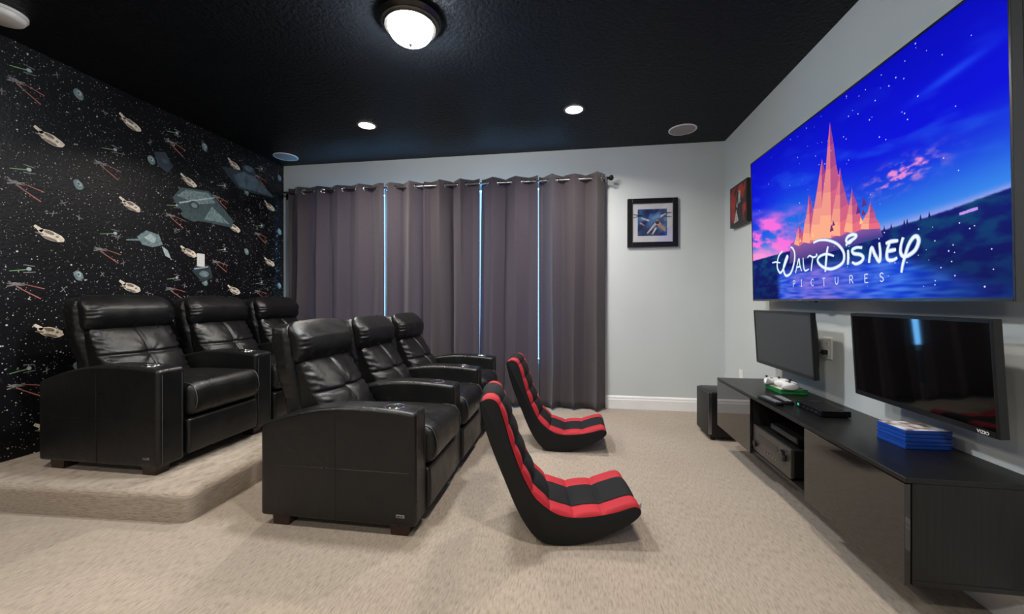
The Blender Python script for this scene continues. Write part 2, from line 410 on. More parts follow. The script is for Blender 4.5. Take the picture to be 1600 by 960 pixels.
# ------------------------------------------------------------------ ceiling fittings
def dome_lamp(x, y):
    t = thing('ceiling_lamp', (x, y, H), 'round frosted glass dome lamp with dark metal rim on the black ceiling', 'ceiling lamp')
    bm = bmesh.new(); lathe(bm, [(.12, 0), (.172, -.002), (.176, -.014), (.168, -.026), (.163, -.03), (.160, -.042), (.148, -.05), (.143, -.056), (.126, -.058), (.124, -.03)], 48, cap=False)
    link('rim', bm, plain('bronze_rim', (.06, .055, .05), .3, .8), t, 40)
    g = emit('lit_frosted_glass', (.93, .97, 1), DOME_E)
    bm = bmesh.new(); pr = [(.124*math.cos(a)**.72 if a < 1.57 else 0.001, -.05-.085*math.sin(a)) for a in [i*1.5708/12 for i in range(13)]]
    pr[-1] = (.002, -.135); lathe(bm, pr, 48); link('glass_dome', bm, g, t, 180)
    bm = bmesh.new(); lathe(bm, [(.011, -.132), (.013, -.138), (.009, -.145), (.012, -.150), (.006, -.16), (.001, -.162)], 20); link('finial', bm, M_steel, t, 60)
dome_lamp(-.915, 2.15)
_dl = {}
def downlight(x, y, label, power=DOWN_W):
    t = thing('recessed_downlight', (x, y, H), label, 'downlight', 'recessed downlights in the ceiling')
    if not _dl:
        bm = bmesh.new(); lathe(bm, [(.070, -.001), (.088, -.001), (.086, -.005), (.072, -.006)], 40, cap=False); a = link('trim_ring', bm, plain('dark_trim_ring', (.16, .15, .145), .4), t, 40)
        bm = bmesh.new(); lathe(bm, [(.0715, -.001), (.0715, -.003), (.001, -.0035)], 40); b = link('lens', bm, emit('lit_downlight_lens', (1, .93, .85), 8), t, 60)
        _dl['a'], _dl['b'] = a.data, b.data
    else:
        for n_, d_ in (('trim_ring', _dl['a']), ('lens', _dl['b'])):
            o = bpy.data.objects.new(n_, d_); COL.objects.link(o); o.parent = t
    o = area('downlight_beam', (0, 0, -.012), (0, 0, 0), .14, .14, power, (1, .93, .84), 'DISK', math.radians(150)); o.parent = t
downlight(-1.87, 3.40, 'lit recessed downlight above the middle of the curtains, left of the pair')
downlight(.011, 3.38, 'lit recessed downlight nearer the television, right of the pair')
for x, y in ((-2.3, .9), (.15, .9), (-1.9, -1.2), (.1, -1.2)): downlight(x, y, 'lit recessed downlight added out of the picture to brighten the near room', ROOM_W)  # unseen downlights, added because the near part of the room needs more light
def ceiling_speaker(x, y, r, label):
    t = thing('ceiling_speaker', (x, y, H), label, 'speaker', 'round ceiling speakers')
    bm = bmesh.new(); lathe(bm, [(r*.9, 0), (r, 0), (r, -.006), (r*.93, -.009), (r*.9, -.007)], 48, cap=False); link('rim', bm, M_plate, t, 40)
    bm = bmesh.new(); lathe(bm, [(r*.91, -.003), (r*.9, -.0065), (.001, -.008)], 48); link('grille', bm, M_grille, t, 60)
ceiling_speaker(1.02, 3.93, .125, 'round grey speaker grille in the ceiling near the television corner')
ceiling_speaker(-3.17, 4.0, .125, 'round pale speaker grille in the ceiling by the starry wall corner')
t = thing('smoke_detector', (-3.15, 1.75, H), 'white round smoke detector on the ceiling above the starry wall', 'smoke detector')
bm = bmesh.new(); lathe(bm, [(.09, 0), (.105, 0), (.105, -.014), (.09, -.02)], 40, cap=False); link('mounting_plate', bm, M_plate, t, 40)
bm = bmesh.new(); lathe(bm, [(.096, -.014), (.096, -.028), (.09, -.038), (.075, -.044), (.001, -.046)], 40); link('cover', bm, M_plate, t, 40)

# ------------------------------------------------------------------ curtains
CY, RZ = 4.16, 2.385
t = thing('curtain_rod', (-3.40, CY, RZ), 'long black curtain rod with ball end above the grey curtains', 'curtain rod')
bm = bmesh.new(); tube(bm, [(0, 0, 0), (3.75, 0, 0)], .0125, 16); link('rod', bm, plain('satin_nickel', (.22, .22, .23), .3, 1), t, 60)
bm = bmesh.new(); lathe(bm, [(.002, -.001), (.014, 0), (.016, .008), (.011, .014), (.024, .03), (.029, .045), (.024, .06), (.002, .07)], 24, (3.745, 0, 0), axis='x'); link('finial', bm, M_blkgloss, t, 60)
for x in (.03, 2.2, 3.72):
    bm = bmesh.new(); box(bm, x-.006, x+.006, 0.0, YB-CY-.001, -.02, -.012); box(bm, x-.014, x+.014, YB-CY-.008, YB-CY-.001, -.05, .03, bev=.003); tube(bm, [(x, 0, -.013), (x, .002, -.02)], .008, 8); link('bracket', bm, M_blk, t)
_ring = {}
def panel(x0, x1, waves, z0, label, seed, ph=0, amp=.052):
    t = thing('curtain', ((x0+x1)/2, CY, 0), label, 'curtain', 'grey grommet curtains')
    rn = random.Random(seed); W = x1-x0; nx = int(waves*22); nz = 36
    zt = RZ+.052
    j = [rn.uniform(-.35, .35) for _ in range(int(waves)+3)]
    def phase(u):
        q = u*waves; i = int(q); f = q-i; jj = j[i]*(1-f)+j[i+1]*f
        return 2*math.pi*q+ph+jj*.8
    bm = bmesh.new(); g = []
    for k in range(nz+1):
        v = k/nz; z = zt-(zt-z0)*v; row = []
        for i in range(nx+1):
            u = i/nx; a = phase(u)
            am = amp*(1-.15*v)*(1+.35*math.sin(3.1*u*waves+seed))
            drift = .012*v*math.sin(2.3*v+seed+u*5)
            y = am*math.sin(a)+.35*am*v*math.sin(2*a+seed+1.5*v)+.006*noise.noise((u*8, v*4, seed))
            ed = min(1, u*8, (1-u)*8)*.85+.15
            sx = -W/2+W*u + ed*(.012*math.sin(2*a)+drift + .02*v*noise.noise((u*3+seed, v*2.5, 3)))
            if seed == 5: sx -= .030*v**.8*(1-u)
            row.append(bm.verts.new((sx, min(y, YB-CY-.022), z)))
        g.append(row)
    for k in range(nz):
        for i in range(nx): bm.faces.new((g[k][i], g[k][i+1], g[k+1][i+1], g[k+1][i]))
    o = link('cloth', bm, M_curtain, t, 180)
    md = o.modifiers.new('thick', 'SOLIDIFY'); md.thickness = .0018; md.offset = 0
    # grommets where the cloth crosses the rod
    if not _ring:
        bm = bmesh.new()
        tube(bm, [(0, .023*math.cos(a), .023*math.sin(a)) for a in [2*math.pi*q/24 for q in range(24)]], .0048, 8, closed=True)
        r = link('grommet', bm, M_chrome, t, 180); _ring['m'] = r.data; first = r
    else: first = None
    prev = math.sin(phase(0)); 
    for i in range(1, 400):
        u = i/400; s = math.sin(phase(u))
        if s*prev < 0:
            if first: o2 = first; first = None
            else: o2 = bpy.data.objects.new('grommet', _ring['m']); COL.objects.link(o2); o2.parent = t
            a = phase(u); o2.location = (-W/2+W*u+.012*math.sin(2*a), 0, RZ)
            sl = math.cos(a)*amp*2*math.pi*waves/W
            o2.rotation_euler = (0, 0, math.pi/2+math.atan(sl) if sl < 0 else math.atan(sl)-math.pi/2)
        prev = s
panel(-3.275, -2.752, 2.2, .17, 'grey grommet curtain panel at the far left against the starry wall', 1, .5, .036)
panel(-2.762, -2.076, 2.8, .17, 'grey curtain panel second from the starry wall, with long slanting folds', 2, 1.0, .036)
panel(-2.096, -1.606, 2.1, .03, 'narrow lighter grey curtain panel, third from the starry wall', 3, 2.0)
panel(-1.615, -.985, 2.6, .03, 'grey curtain panel behind the far front recliner, fourth from the starry wall', 4, 0)
panel(-.972, -.36, 2.4, .02, 'grey curtain panel second from the right end, between two strips of daylight', 5, 1.4)
panel(-.355, .33, 3.1, .02, 'grey curtain panel at the right end beside the bare grey wall', 6, .4)

# ------------------------------------------------------------------ recliners
FOAM = {}
def cached(key, name, builder, mats, parent, loc=(0, 0, 0), smooth=40):
    if key in FOAM:
        o = bpy.data.objects.new(name, FOAM[key]); COL.objects.link(o); o.parent = parent
    else:
        bm = bmesh.new(); builder(bm); o = link(name, bm, mats, parent, smooth); FOAM[key] = o.data
    o.location = loc; return o
AH = .612
def arm_top(x):
    if x < -.34: return -.105*((-x-.34)/.5)**2
    return -.018*((x+.34)/.32)**2
def b_arm(bm):
    L = .82
    def df(p):
        x = p.x-.43; t = (p.z+.27)/.54
        return (x, p.y+.075, p.z+.342+max(0, t)*arm_top(x)-max(0, (.1-p.z)/.37)*.022)
    softbox(bm, (L, .15, .54), .022, (24, 3, 10), df)
    # seams
    for y in (-.0006, .1506):
        tube(bm, [(-.43, y, .06), (-.43, y, .575)], .0013, 6, 0)
        tube(bm, [(-.83, y, .31), (-.03, y, .31)], .0012, 6, 0)
    for y in (.022, .128): tube(bm, [(-.0190, y, .07), (-.0190, y, .56), (-.03, y, .588)], .0012, 6, 1)
    tube(bm, [(-.43, .01, AH-.003), (-.43, .14, AH-.003)], .0012, 6, 0)
def b_cup(bm):
    lathe(bm, [(.036, -.03), (.038, 0), (.040, .004), (.046, .005), (.049, .002), (.049, -.004), (.045, -.006)], 32, cap=False)
    lathe(bm, [(.001, -.012), (.037, -.011), (.037, -.02), (.001, -.02)], 32, mi=1)
def b_btn(bm):
    lathe(bm, [(.020, -.004), (.020, .003), (.017, .005), (.015, .004)], 24, cap=True)
    lathe(bm, [(.010, .004), (.010, .008), (.001, .009)], 20, mi=1)
def b_foot(bm):
    prism(bm, [(-.05, .062), (.05, .062), (.042, 0), (-.042, 0)], lambda u, v, a: (u, a, v), -.035, .035)
def b_seat(bm):
    def df(p):
        t = (p.x+.31)/.62; top = max(0, (p.z)/.095)
        z = p.z+.385+top*(.022*(1-(2*p.y/.485)**4)*math.sin(math.pi*min(1, max(0, t))**.8)+.01*t)
        x = p.x-.305
        if p.x > .2: x += .022*(1-(p.z/.1)**2)*(p.x-.2)/.11
        z += .0015*noise.noise((p.x*18, p.y*18, 1))
        return (x, p.y+.395, z)
    softbox(bm, (.62, .485, .19), .045, (24, 20, 4), df)
    for y in (.175, .615):
        tube(bm, catmull([(-.02, y, .30), (.026, y, .36), (.022, y, .43), (-.01, y, .478), (-.08, y, .488)], 4), .0026, 6, 1)
def b_panel(bm):
    softbox(bm, (.05, .485, .21), .018, (2, 14, 6), lambda p: (p.x-.03+.006*(1-(p.z/.1)**2), p.y+.395, p.z+.175))
def b_base(bm):
    box(bm, -.80, -.06, .155, .635, .06, .30)
def xb(z): return -.812-.18*(z-.45)           # rear of the backrest
def b_shell(bm):
    def df(p):
        z = p.z+.56
        th = p.x/.05
        x = xb(z)+.05+p.x+ (.02 if th > 0 else 0)*(z-.2)
        wy = .97+.10*min(1, max(0, (z-.62)/.12))-.10*max(0, (z-.90)/.1)**2
        edge = abs(p.y)/.24
        y = p.y*wy+.395
        if edge > .85:
            wr = .0045*math.sin(z*120+3*noise.noise((z*9, 1, 2)))+.004*noise.noise((p.x*25, z*60, 8))
            y += math.copysign(wr, p.y)*(1 if z > .6 else 0); x += .5*wr
        if th > 0: x += .012*max(0, edge-.6)
        return (x, y, z)
    softbox(bm, (.10, .50, .88), .04, (4, 10, 60), df)
def cushion_front(z):  # x of cushion face
    t = (z-.45)/.37
    return -.50-.225*t
def wrinkle(y, z, hw, s):
    e = max(0, (abs(y)/hw-.55)/.45)
    e = max(0, (abs(y)/hw-.72)/.28); return e*(.005*math.sin(z*150+6*noise.noise((y*14, z*12, s)))+.012*noise.noise((y*26, z*55, s)))
def b_cushion(bm):
    def df(p):
        z = p.z+.615; s = (p.x+.09)/.18
        f = cushion_front(z); b = xb(z)+.085; x = b+(f-b)*s
        if s > .3:
            q = (s-.3)/.7; yy = p.y/.235; zz = p.z/.195
            x += q*(.045*(1-yy*yy)*(1-zz*zz)) - q*.05*max(0, abs(yy)-.7)**1.2
            x -= q*.016*math.exp(-(p.y/.010)**2); x -= q*.016*math.exp(-((p.z-.02)/.010)**2)
            x -= q*.020*math.exp(-((p.y/.05)**2+((p.z-.02)/.05)**2))
            x += q*wrinkle(p.y, p.z, .235, 1.7)
            x += q*.006*noise.noise((p.y*8, p.z*8, 5)) + q*.0028*math.exp(-((p.y/.10)**2+((p.z-.02)/.10)**2))*math.sin(9*math.atan2(p.z-.02, p.y+1e-6))
        return (x, p.y+.395, z)
    softbox(bm, (.18, .48, .395), .045, (3, 54, 44), df)
def b_head(bm):
    def df(p):
        z = p.z+.892; s = (p.x+.08)/.16
        bx = xb(z)+.085; f = -.745+.060*math.cos((z-.882)/.115*1.3)-.03*max(0, (z-.93)/.07)
        x = bx+(f-bx)*s
        if s > .3:
            q = (s-.3)/.7; yy = p.y/.235
            x += q*(wrinkle(p.y, p.z*1.2, .235, 9) - .04*max(0, abs(yy)-.75)**1.2) + q*.004*noise.noise((p.y*7, p.z*8, 2))
        z += .010*(1-(p.y/.24)**2)*max(0, p.z/.1)
        return (x, p.y*1.09+.395, z)
    softbox(bm, (.16, .475, .235), .065, (3, 46, 16), df)
def b_tag(bm):
    box(bm, -.115, -.072, -.0035, .001, .098, .114, bev=.0012)
    box(bm, -.108, -.095, -.0042, -.003, .104, .108, 1); box(bm, -.092, -.079, -.0042, -.003, .104, .108, 1)
def recliner(origin, k, rz, label, group, pitch=.64):
    t = empty('recliner', origin, rz)
    o = t; c, s = math.cos(rz), math.sin(rz); d = pitch*k
    t.location = (origin[0]-s*d, origin[1]+c*d, origin[2]); tag(t, label, 'recliner', group); t.scale = (1, pitch/.64, 1)
    LM = [M_leather, M_thread]
    arms = ([0] if k == 0 else []) + [.64]
    for a in arms:
        cached('arm', 'arm', b_arm, LM, t, (0, a, 0))
        cached('cup', 'cup_holder', b_cup, [M_chrome, M_cup], t, (-.155, a+.075, AH-.007), 50)
        cached('btn', 'recline_button', b_btn, [M_chrome, M_blk], t, (-.07, a+.075, AH-.020), 50)
        for x in (-.11, -.74): cached('foot', 'foot', b_foot, M_foot, t, (x, a+.06, 0), 30)
    if k == 0: cached('tag', 'metal_tag', b_tag, [M_steel, M_blk], t)
    cached('base', 'base', b_base, M_blkvinyl, t)
    cached('seat', 'seat_cushion', b_seat, LM, t, smooth=180)
    cached('panel', 'footrest_panel', b_panel, LM, t, smooth=180)
    cached('shell', 'backrest_shell', b_shell, LM, t, smooth=180)
    cached('cushion', 'back_cushion', b_cushion, LM, t, smooth=180)
    cached('head', 'headrest', b_head, LM, t, smooth=180)
FR = (-.715, 1.78, 0.0)
for k, lb in enumerate(('black leather recliner at the near end of the front row, on the carpet floor', 'black leather recliner in the middle of the front row, on the carpet floor', 'black leather recliner at the curtain end of the front row')):
    recliner(FR, k, 0, lb, 'front row recliners', .622)
BR = (-2.24, 1.865, PZ)
for k, lb in enumerate(('black leather recliner at the near end of the raised back row', 'black leather recliner in the middle of the raised back row', 'black leather recliner at the curtain end of the raised back row')):
    recliner(BR, k, 0, lb, 'back row recliners', .685)

# ------------------------------------------------------------------ rocker chairs
BOT = [(-.429, .654), (-.420, .60), (-.395, .511), (-.358, .409), (-.312, .297), (-.266, .186), (-.220, .10), (-.175, .042), (-.127, .012), (-.06, .001), (.018, .006), (.095, .026), (.181, .058), (.245, .090), (.295, .125), (.316, .155)]
TOP = [(.308, .182), (.277, .190), (.203, .167), (.117, .149), (.029, .140), (-.037, .145), (-.082, .161), (-.127, .191), (-.172, .233), (-.212, .304), (-.246, .382), (-.281, .482), (-.31, .584), (-.335, .652), (-.36, .678), (-.392, .684), (-.42, .672)]
RW = .37
def b_rock_body(bm):
    out = catmull([(x, z) for x, z in BOT+[(x-.004, z-.004) for x, z in TOP]], 3, True)
    # keep the cushion side a little lower
    F = prism(bm, out, lambda u, v, a: (u, a, v), 0, RW)
    es = [e for e in F[0].edges]+[e for e in F[1].edges]
    bmesh.ops.bevel(bm, geom=es, offset=.010, segments=3, profile=.5, affect='EDGES')
segs = [0, .085, .165, .235, .30, .355, .42, .53, .625, .72, .80, .88, 1.0]
def rock_strip(u0, u1):
    def b(bm):
        C = catmull([(x, z) for x, z in TOP], 14)
        L = [0]
        for a, c in zip(C, C[1:]): L.append(L[-1]+math.hypot(c[0]-a[0], c[1]-a[1]))
        T = L[-1]; cuts = [0, .165, .29, .40, .51, .61, .705, .80, .90, 1.0]
        n = 12; g = []
        for (p, l_, i) in zip(C, L, range(len(C))):
            s = l_/T
            a = C[max(0, i-1)]; c = C[min(len(C)-1, i+1)]; tx, tz = c[0]-a[0], c[1]-a[1]; m = math.hypot(tx, tz) or 1
            nx, nz = tz/m, -tx/m
            if nx*1+nz*1 < 0 and i < len(C)*.9: nx, nz = -nx, -nz
            for k in range(len(cuts)-1):
                if cuts[k] <= s <= cuts[k+1]: f = (s-cuts[k])/(cuts[k+1]-cuts[k]); break
            puff = math.sin(math.pi*f)**.32 if 0 < f < 1 else 0
            row = []
            for q in range(n+1):
                u = q/n; e = math.sin(math.pi*u)**.5 if 0 < u < 1 else 0
                edge = .0
                cen = u1-u0 > .4
                h = -.006+(.027*puff*(.6+.4*e))*(1.1 if cen else .85)*(1-.5*max(0, (s-.6)/.4)) + (.014*min(1, max(0, (s-.3)/.2))*e if cen else 0)
                if (u0 == 0 and q == 0) or (u1 == 1 and q == n): h = -.006
                row.append(bm.verts.new((p[0]+nx*h, RW*(u0+(u1-u0)*u), p[1]+nz*h)))
            g.append(row)
        for A, B in zip(g, g[1:]):
            for q in range(n): bm.faces.new((A[q], A[q+1], B[q+1], B[q]))
        bmesh.ops.recalc_face_normals(bm, faces=bm.faces)
    return b
def rocker(loc, rz, label, with_tag):
    t = thing('gaming_floor_chair', loc, label, 'gaming chair', 'red and black floor rockers', rz)
    cached('rb', 'body', b_rock_body, M_blkvinyl, t, (0, 0, 0), 45)
    cached('rs0', 'side_bolster', rock_strip(0, .235), M_red, t, (0, 0, 0), 180)
    cached('rs1', 'centre_cushion', rock_strip(.235, .765), M_blkmesh, t, (0, 0, 0), 180)
    cached('rs2', 'side_bolster', rock_strip(.765, 1), M_red, t, (0, 0, 0), 180)
    if with_tag:
        bm = bmesh.new(); prism(bm, [(0, 0), (.018, .003), (.02, .03), (.002, .028)], lambda u, v, a: (.316+u, .05+a+u, .14+v), 0, .001); link('care_tag', bm, plain('grey_tag', (.3, .31, .33), .5), t)
rocker((0, 1.84, 0), math.radians(8), 'red and black floor rocking chair nearest the viewer, beside the front row', True)
rocker((-.07, 2.97, 0), math.radians(0), 'red and black floor rocking chair farther back, in front of the curtains', False)

# ------------------------------------------------------------------ media cabinet
CX0, CX1, CY0, CY1, CZ0, CZ1 = 1.085, 1.495, 1.49, 3.22, .19, .545
t = thing('media_cabinet', (CX0, CY0, 0), 'long low black media cabinet mounted on the wall under the screens', 'cabinet')
def cb(name, x0, x1, y0, y1, z0, z1, m, bev=.0015):
    bm = bmesh.new(); box(bm, x0-CX0, x1-CX0, y0-CY0, y1-CY0, z0, z1, bev=bev, seg=1); return link(name, bm, m, t)
cb('cabinet_top', CX0, CX1, CY0, CY1, CZ1-.018, CZ1, M_bwood)
cb('bottom_panel', CX0+.02, CX1, CY0, CY1, CZ0, CZ0+.018, M_bwood)
cb('end_panel', CX0+.02, CX1, CY0, CY0+.018, CZ0+.018, CZ1-.018, M_bwoodv)
cb('end_panel', CX0+.02, CX1, CY1-.018, CY1, CZ0+.018, CZ1-.018, M_bwoodv)
D1, D2 = 2.075, 2.65
cb('divider', CX0+.02, CX1, D1-.018, D1, CZ0+.018, CZ1-.018, M_bwoodv)
cb('divider', CX0+.02, CX1, D2, D2+.018, CZ0+.018, CZ1-.018, M_bwoodv)
cb('back_panel', CX1-.012, CX1, CY0+.018, CY1-.018, CZ0+.018, CZ1-.018, M_blk)
d = cb('door', CX0, CX0+.018, CY0+.004, D1-.003, CZ0-.004, CZ1-.021, M_gloss); d['label'] = 'glossy black drop door at the near end'
d = cb('door', CX0, CX0+.018, D2+.003, CY1-.003, CZ0-.004, CZ1-.021, M_gloss); d['label'] = 'glossy black drop door at the far end'
cb('wall_rail', CX1, XR-.001, CY0+.1, CY1-.1, CZ1-.08, CZ1-.04, M_blk)

# AV receiver in the open bay
t = thing('av_receiver', (1.10, 2.222, CZ0+.018), 'black AV receiver with large volume knob in the open bay of the cabinet', 'receiver')
bm = bmesh.new(); box(bm, .015, .32, 0, .42, .012, .155, bev=.004)
for i in range(14): box(bm, .06+i*.016, .066+i*.016, .06, .38, .154, .1565, 1)
link('housing', bm, [M_blk, M_blkgloss], t)
bm = bmesh.new(); box(bm, 0, .016, -.003, .423, .008, .16, bev=.003); link('front_panel', bm, plain('dark_grey_faceplate', (.045, .04, .036), .3, .3), t)
bm = bmesh.new(); box(bm, -.0015, .002, .13, .36, .085, .125); link('display', bm, M_blkgloss, t)
bm = bmesh.new(); lathe(bm, [(.030, .002), (.030, -.018), (.027, -.022), (.001, -.022)], 32, (0, .06, .105), axis='x'); link('volume_knob', bm, M_blkgloss, t, 40)
bm = bmesh.new(); lathe(bm, [(.018, .002), (.018, -.012), (.001, -.014)], 28, (0, .385, .055), axis='x'); link('input_knob', bm, M_blk, t, 40)
for y in (.04, .40):
    for x in (.04, .28):
        bm = bmesh.new(); lathe(bm, [(.015, 0), (.017, .013)], 16, (x, y, 0)); link('foot', bm, M_blk, t, 40)
for i in range(5):
    bm = bmesh.new(); box(bm, -.003, .002, .14+i*.03, .153+i*.03, .045, .052); link('button', bm, M_steel, t)
t = thing('game_console', (1.14, 2.24, CZ0+.018+.175), 'slim black box stacked on top of the receiver in the open bay', 'console')
bm = bmesh.new(); box(bm, 0, .24, 0, .28, 0, .035, bev=.006); link('housing', bm, M_blk, t)
bm = bmesh.new(); box(bm, -.001, .002, .02, .26, .014, .018); link('disc_slot', bm, M_blkgloss, t)
for y in (.03, .25):
    bm = bmesh.new(); box(bm, .02, .22, y-.008, y+.008, -.0185, .001); link('rubber_foot', bm, M_blk, t)

# subwoofer
t = thing('subwoofer', (1.075, 3.40, 0), 'black subwoofer box on the carpet beyond the far end of the cabinet', 'subwoofer')
bm = bmesh.new(); box(bm, .02, .36, 0, .30, .03, .39, bev=.012, seg=3); link('cabinet_box', bm, M_blk, t, 40)
bm = bmesh.new(); box(bm, 0, .024, .004, .296, .035, .386, bev=.011, seg=3); link('front_grille', bm, plain('black_grille_cloth', (.016, .016, .016), .6, bump=.4, bscale=700), t, 40)
bm = bmesh.new(); box(bm, .004, .03, -.0015, .004, .05, .37, bev=.001); link('trim_strip', bm, M_steel, t)
for x in (.05, .32):
    for y in (.04, .26):
        bm = bmesh.new(); lathe(bm, [(.018, 0), (.02, .031)], 16, (x, y, 0)); link('foot', bm, M_blk, t, 40)

# ------------------------------------------------------------------ big television
TX = 1.40; TY0, TY1, TZ0, TZ1 = 1.502, 3.354, 1.14, 2.195
tv = thing('television', (TX, TY0, TZ0), 'huge wall mounted television showing the blue night sky title with script lettering', 'television')
tv.rotation_euler = (0, math.radians(-1.0), 0)
def tp(x, y, z): return (x-TX, y-TY0, z-TZ0)
bm = bmesh.new(); y0, z0, _ = 0, 0, 0
Wd, Hd = TY1-TY0, TZ1-TZ0
b = .009
box(bm, -.004, .03, -b, 0, -b-.004, Hd+b, bev=.002); box(bm, -.004, .03, Wd, Wd+b, -b-.004, Hd+b, bev=.002)
box(bm, -.004, .03, 0, Wd, Hd, Hd+b); box(bm, -.004, .03, 0, Wd, -b-.004, 0)
link('bezel', bm, plain('gunmetal_bezel', (.10, .10, .105), .25, .9), tv)
bm = bmesh.new(); box(bm, .004, .045, 0, Wd, 0, Hd, bev=.006); box(bm, .045, .072, .35, Wd-.35, .1, Hd-.25, bev=.008)
link('rear_housing', bm, M_blk, tv)
bm = bmesh.new(); box(bm, .072, .09, .5, Wd-.5, .38, .42); box(bm, .072, .09, .5, Wd-.5, .6, .64); box(bm, .088, .095, .6, Wd-.6, .3, .72); link('wall_mount', bm, M_blk, tv)
bm = bmesh.new(); box(bm, -.006, .01, Wd-.80, Wd-.74, -.022, -.012, bev=.002); link('sensor_bar', bm, M_blk, tv)
bm = bmesh.new(); box(bm, -.0048, -.003, Wd-.66, Wd-.62, -.010, -.006); link('maker_badge', bm, M_steel, tv)

# picture on the screen (a flat printed-like image made of light)
def lerp(a, b, t): t = max(0, min(1, t)); return tuple(x+(y-x)*t for x, y in zip(a, b))
def s2l(c): return tuple((x/255/12.92) if x/255 <= .04045 else ((x/255+.055)/1.055)**2.4 for x in c)
HILL = [(3.354, 1.44), (2.991, 1.449), (2.79, 1.455), (2.408, 1.445), (2.065, 1.449), (1.907, 1.456), (1.815, 1.462), (1.683, 1.474), (1.502, 1.495)]
def hillz(y):
    for (a, za), (b_, zb) in zip(HILL, HILL[1:]):
        if b_ <= y <= a: return za+(zb-za)*(a-y)/(a-b_)
    return 1.45
def screen_part(y, z, sky):
    s = (TY1-y)/(TY1-TY0); n1 = noise.noise((y*3, z*6, 0)); n2 = noise.fractal((y*2.2+z*1.6, z*9-y*2.0, 4), 1, 2, 4)
    hz = hillz(y)
    if sky:
        t = max(0, (z-hz)/(2.195-hz))
        c = lerp((45, 130, 230), (2, 10, 220), t/.5); c = lerp(c, (0, 4, 190), (t-.55)/.45)
        glow = math.exp(-((s-.30)/.25)**2-((t-.25)/.4)**2); c = lerp(c, (30, 130, 235), .6*glow)
        if n2 > .1: c = lerp(c, (40, 110, 240), min(.4, (n2-.1)*.9)*math.exp(-((t-.45)/.35)**2))
        # pink cloud bank at the lower left
        m = math.exp(-((s-.04)/.27)**2)*math.exp(-((t-.13)/.20)**2)
        pk = max(0, min(1, (n2*2.4+.75)*m*1.9)); c = lerp(c, (250, 110, 225), pk)
        m2 = math.exp(-((s-.03)/.17)**2)*math.exp(-((t-.02)/.09)**2); c = lerp(c, (255, 150, 215), min(1, m2*1.1))
        # thin pink clouds right of the peak
        m3 = math.exp(-((s-.77)/.085)**2-((z-1.675-.10*(s-.77))/.05)**2); n3 = noise.fractal((y*16, z*40, 2), 1, 2, 4); c = lerp(c, (235, 140, 215), max(0, min(1, m3*(.25+2.6*n3))))
        m4 = math.exp(-((s-.48)/.1)**2-((z-1.62)/.07)**2); c = lerp(c, (225, 120, 215), max(0, min(1, m4*(.35+2.2*n3))))
        # sunrise line over the hill at the right
        if s > .64: 
            r = (s-.64)/.36; c = lerp(c, (225, 170, 230), math.exp(-((z-hz)/(.035-.02*r))**2)*.9)
            c = lerp(c, (70, 150, 245), math.exp(-((z-hz)/.11)**2)*.45)
        # pale streak high on the right
        c = lerp(c, (30, 80, 245), .75*math.exp(-((z-1.965-.10*(1.75-y))/.02)**2)*math.exp(-((y-1.70)/.16)**2))
    else:
        d = max(0, (hz-z)/(hz-1.14))
        n4 = noise.fractal((y*9, z*22, 6), 1, 2, 4); c = lerp((10, 25, 110), (6, 12, 80), d); c = lerp(c, (8, 75, 115), max(0, min(.8, .35+1.3*n4))*(1-.6*d))
        wz = 1.36 if y > 2.0 else 1.36-.34*(2.0-y)
        if z < wz and y < 3.0:
            rip = noise.noise((y*10, z*70, 1)); c2 = lerp((10, 60, 205), (60, 120, 235), .5+rip)
            m = math.exp(-((y-2.55)/.36)**2); c2 = lerp(c2, (150, 110, 215), m*(.55+.6*rip))
            k = min(1, (wz-z)/.06)*min(1, (3.0-y)/.06)*(max(.25, min(1, (y-1.45)/.5))); c = lerp(c, c2, k)
    return c
def screen_col(y, z):
    k = max(0, min(1, (z-hillz(y)-.003*noise.noise((y*40, 0, 0)))/.006+.5))
    return s2l(screen_part(y, z, k > .5) if k in (0, 1) else lerp(screen_part(y, z, False), screen_part(y, z, True), k))
bm = bmesh.new(); cl = bm.loops.layers.float_color.new('picture')
NX, NZ = 420, 240; G = []
for j in range(NZ+1):
    G.append([bm.verts.new((-.0005, Wd*i/NX, Hd*j/NZ)) for i in range(NX+1)])
cc = {}
for j in range(NZ+1):
    for i in range(NX+1): cc[G[j][i]] = (*screen_col(TY0+Wd*i/NX, TZ0+Hd*j/NZ), 1)
for j in range(NZ):
    for i in range(NX):
        f = bm.faces.new((G[j][i], G[j+1][i], G[j+1][i+1], G[j][i+1]))
        for l in f.loops: l[cl] = cc[l.vert]
def sp(pts, col, lay=1):
    """flat shape on the screen, pts (y,z) world"""
    vs = [bm.verts.new((-.0005-.0001*lay, y-TY0, z-TZ0)) for y, z in pts]; f = bm.faces.new(vs)
    cs = col if isinstance(col, list) else [col]*len(pts)
    for l in f.loops: l[cl] = (*s2l(cs[vs.index(l.vert)]), 1)
    f.normal_update()
    if f.normal.x > 0: f.normal_flip()
rs = random.Random(11)
def stroke(pts, w, col, lay):
    P = catmull(pts, 6)
    Lf, Rt = [], []
    for i, p in enumerate(P):
        a, c = P[max(0, i-1)], P[min(len(P)-1, i+1)]; dx, dy = c[0]-a[0], c[1]-a[1]; m = math.hypot(dx, dy) or 1
        tt = i/(len(P)-1); ww = w*(.55+.45*math.sin(math.pi*min(1, max(.08, tt*1.0)))**.5)/2
        Lf.append((p[0]-dy/m*ww, p[1]+dx/m*ww)); Rt.append((p[0]+dy/m*ww, p[1]-dx/m*ww))
    for i in range(len(P)-1): sp([Lf[i], Lf[i+1], Rt[i+1], Rt[i]], col, lay)
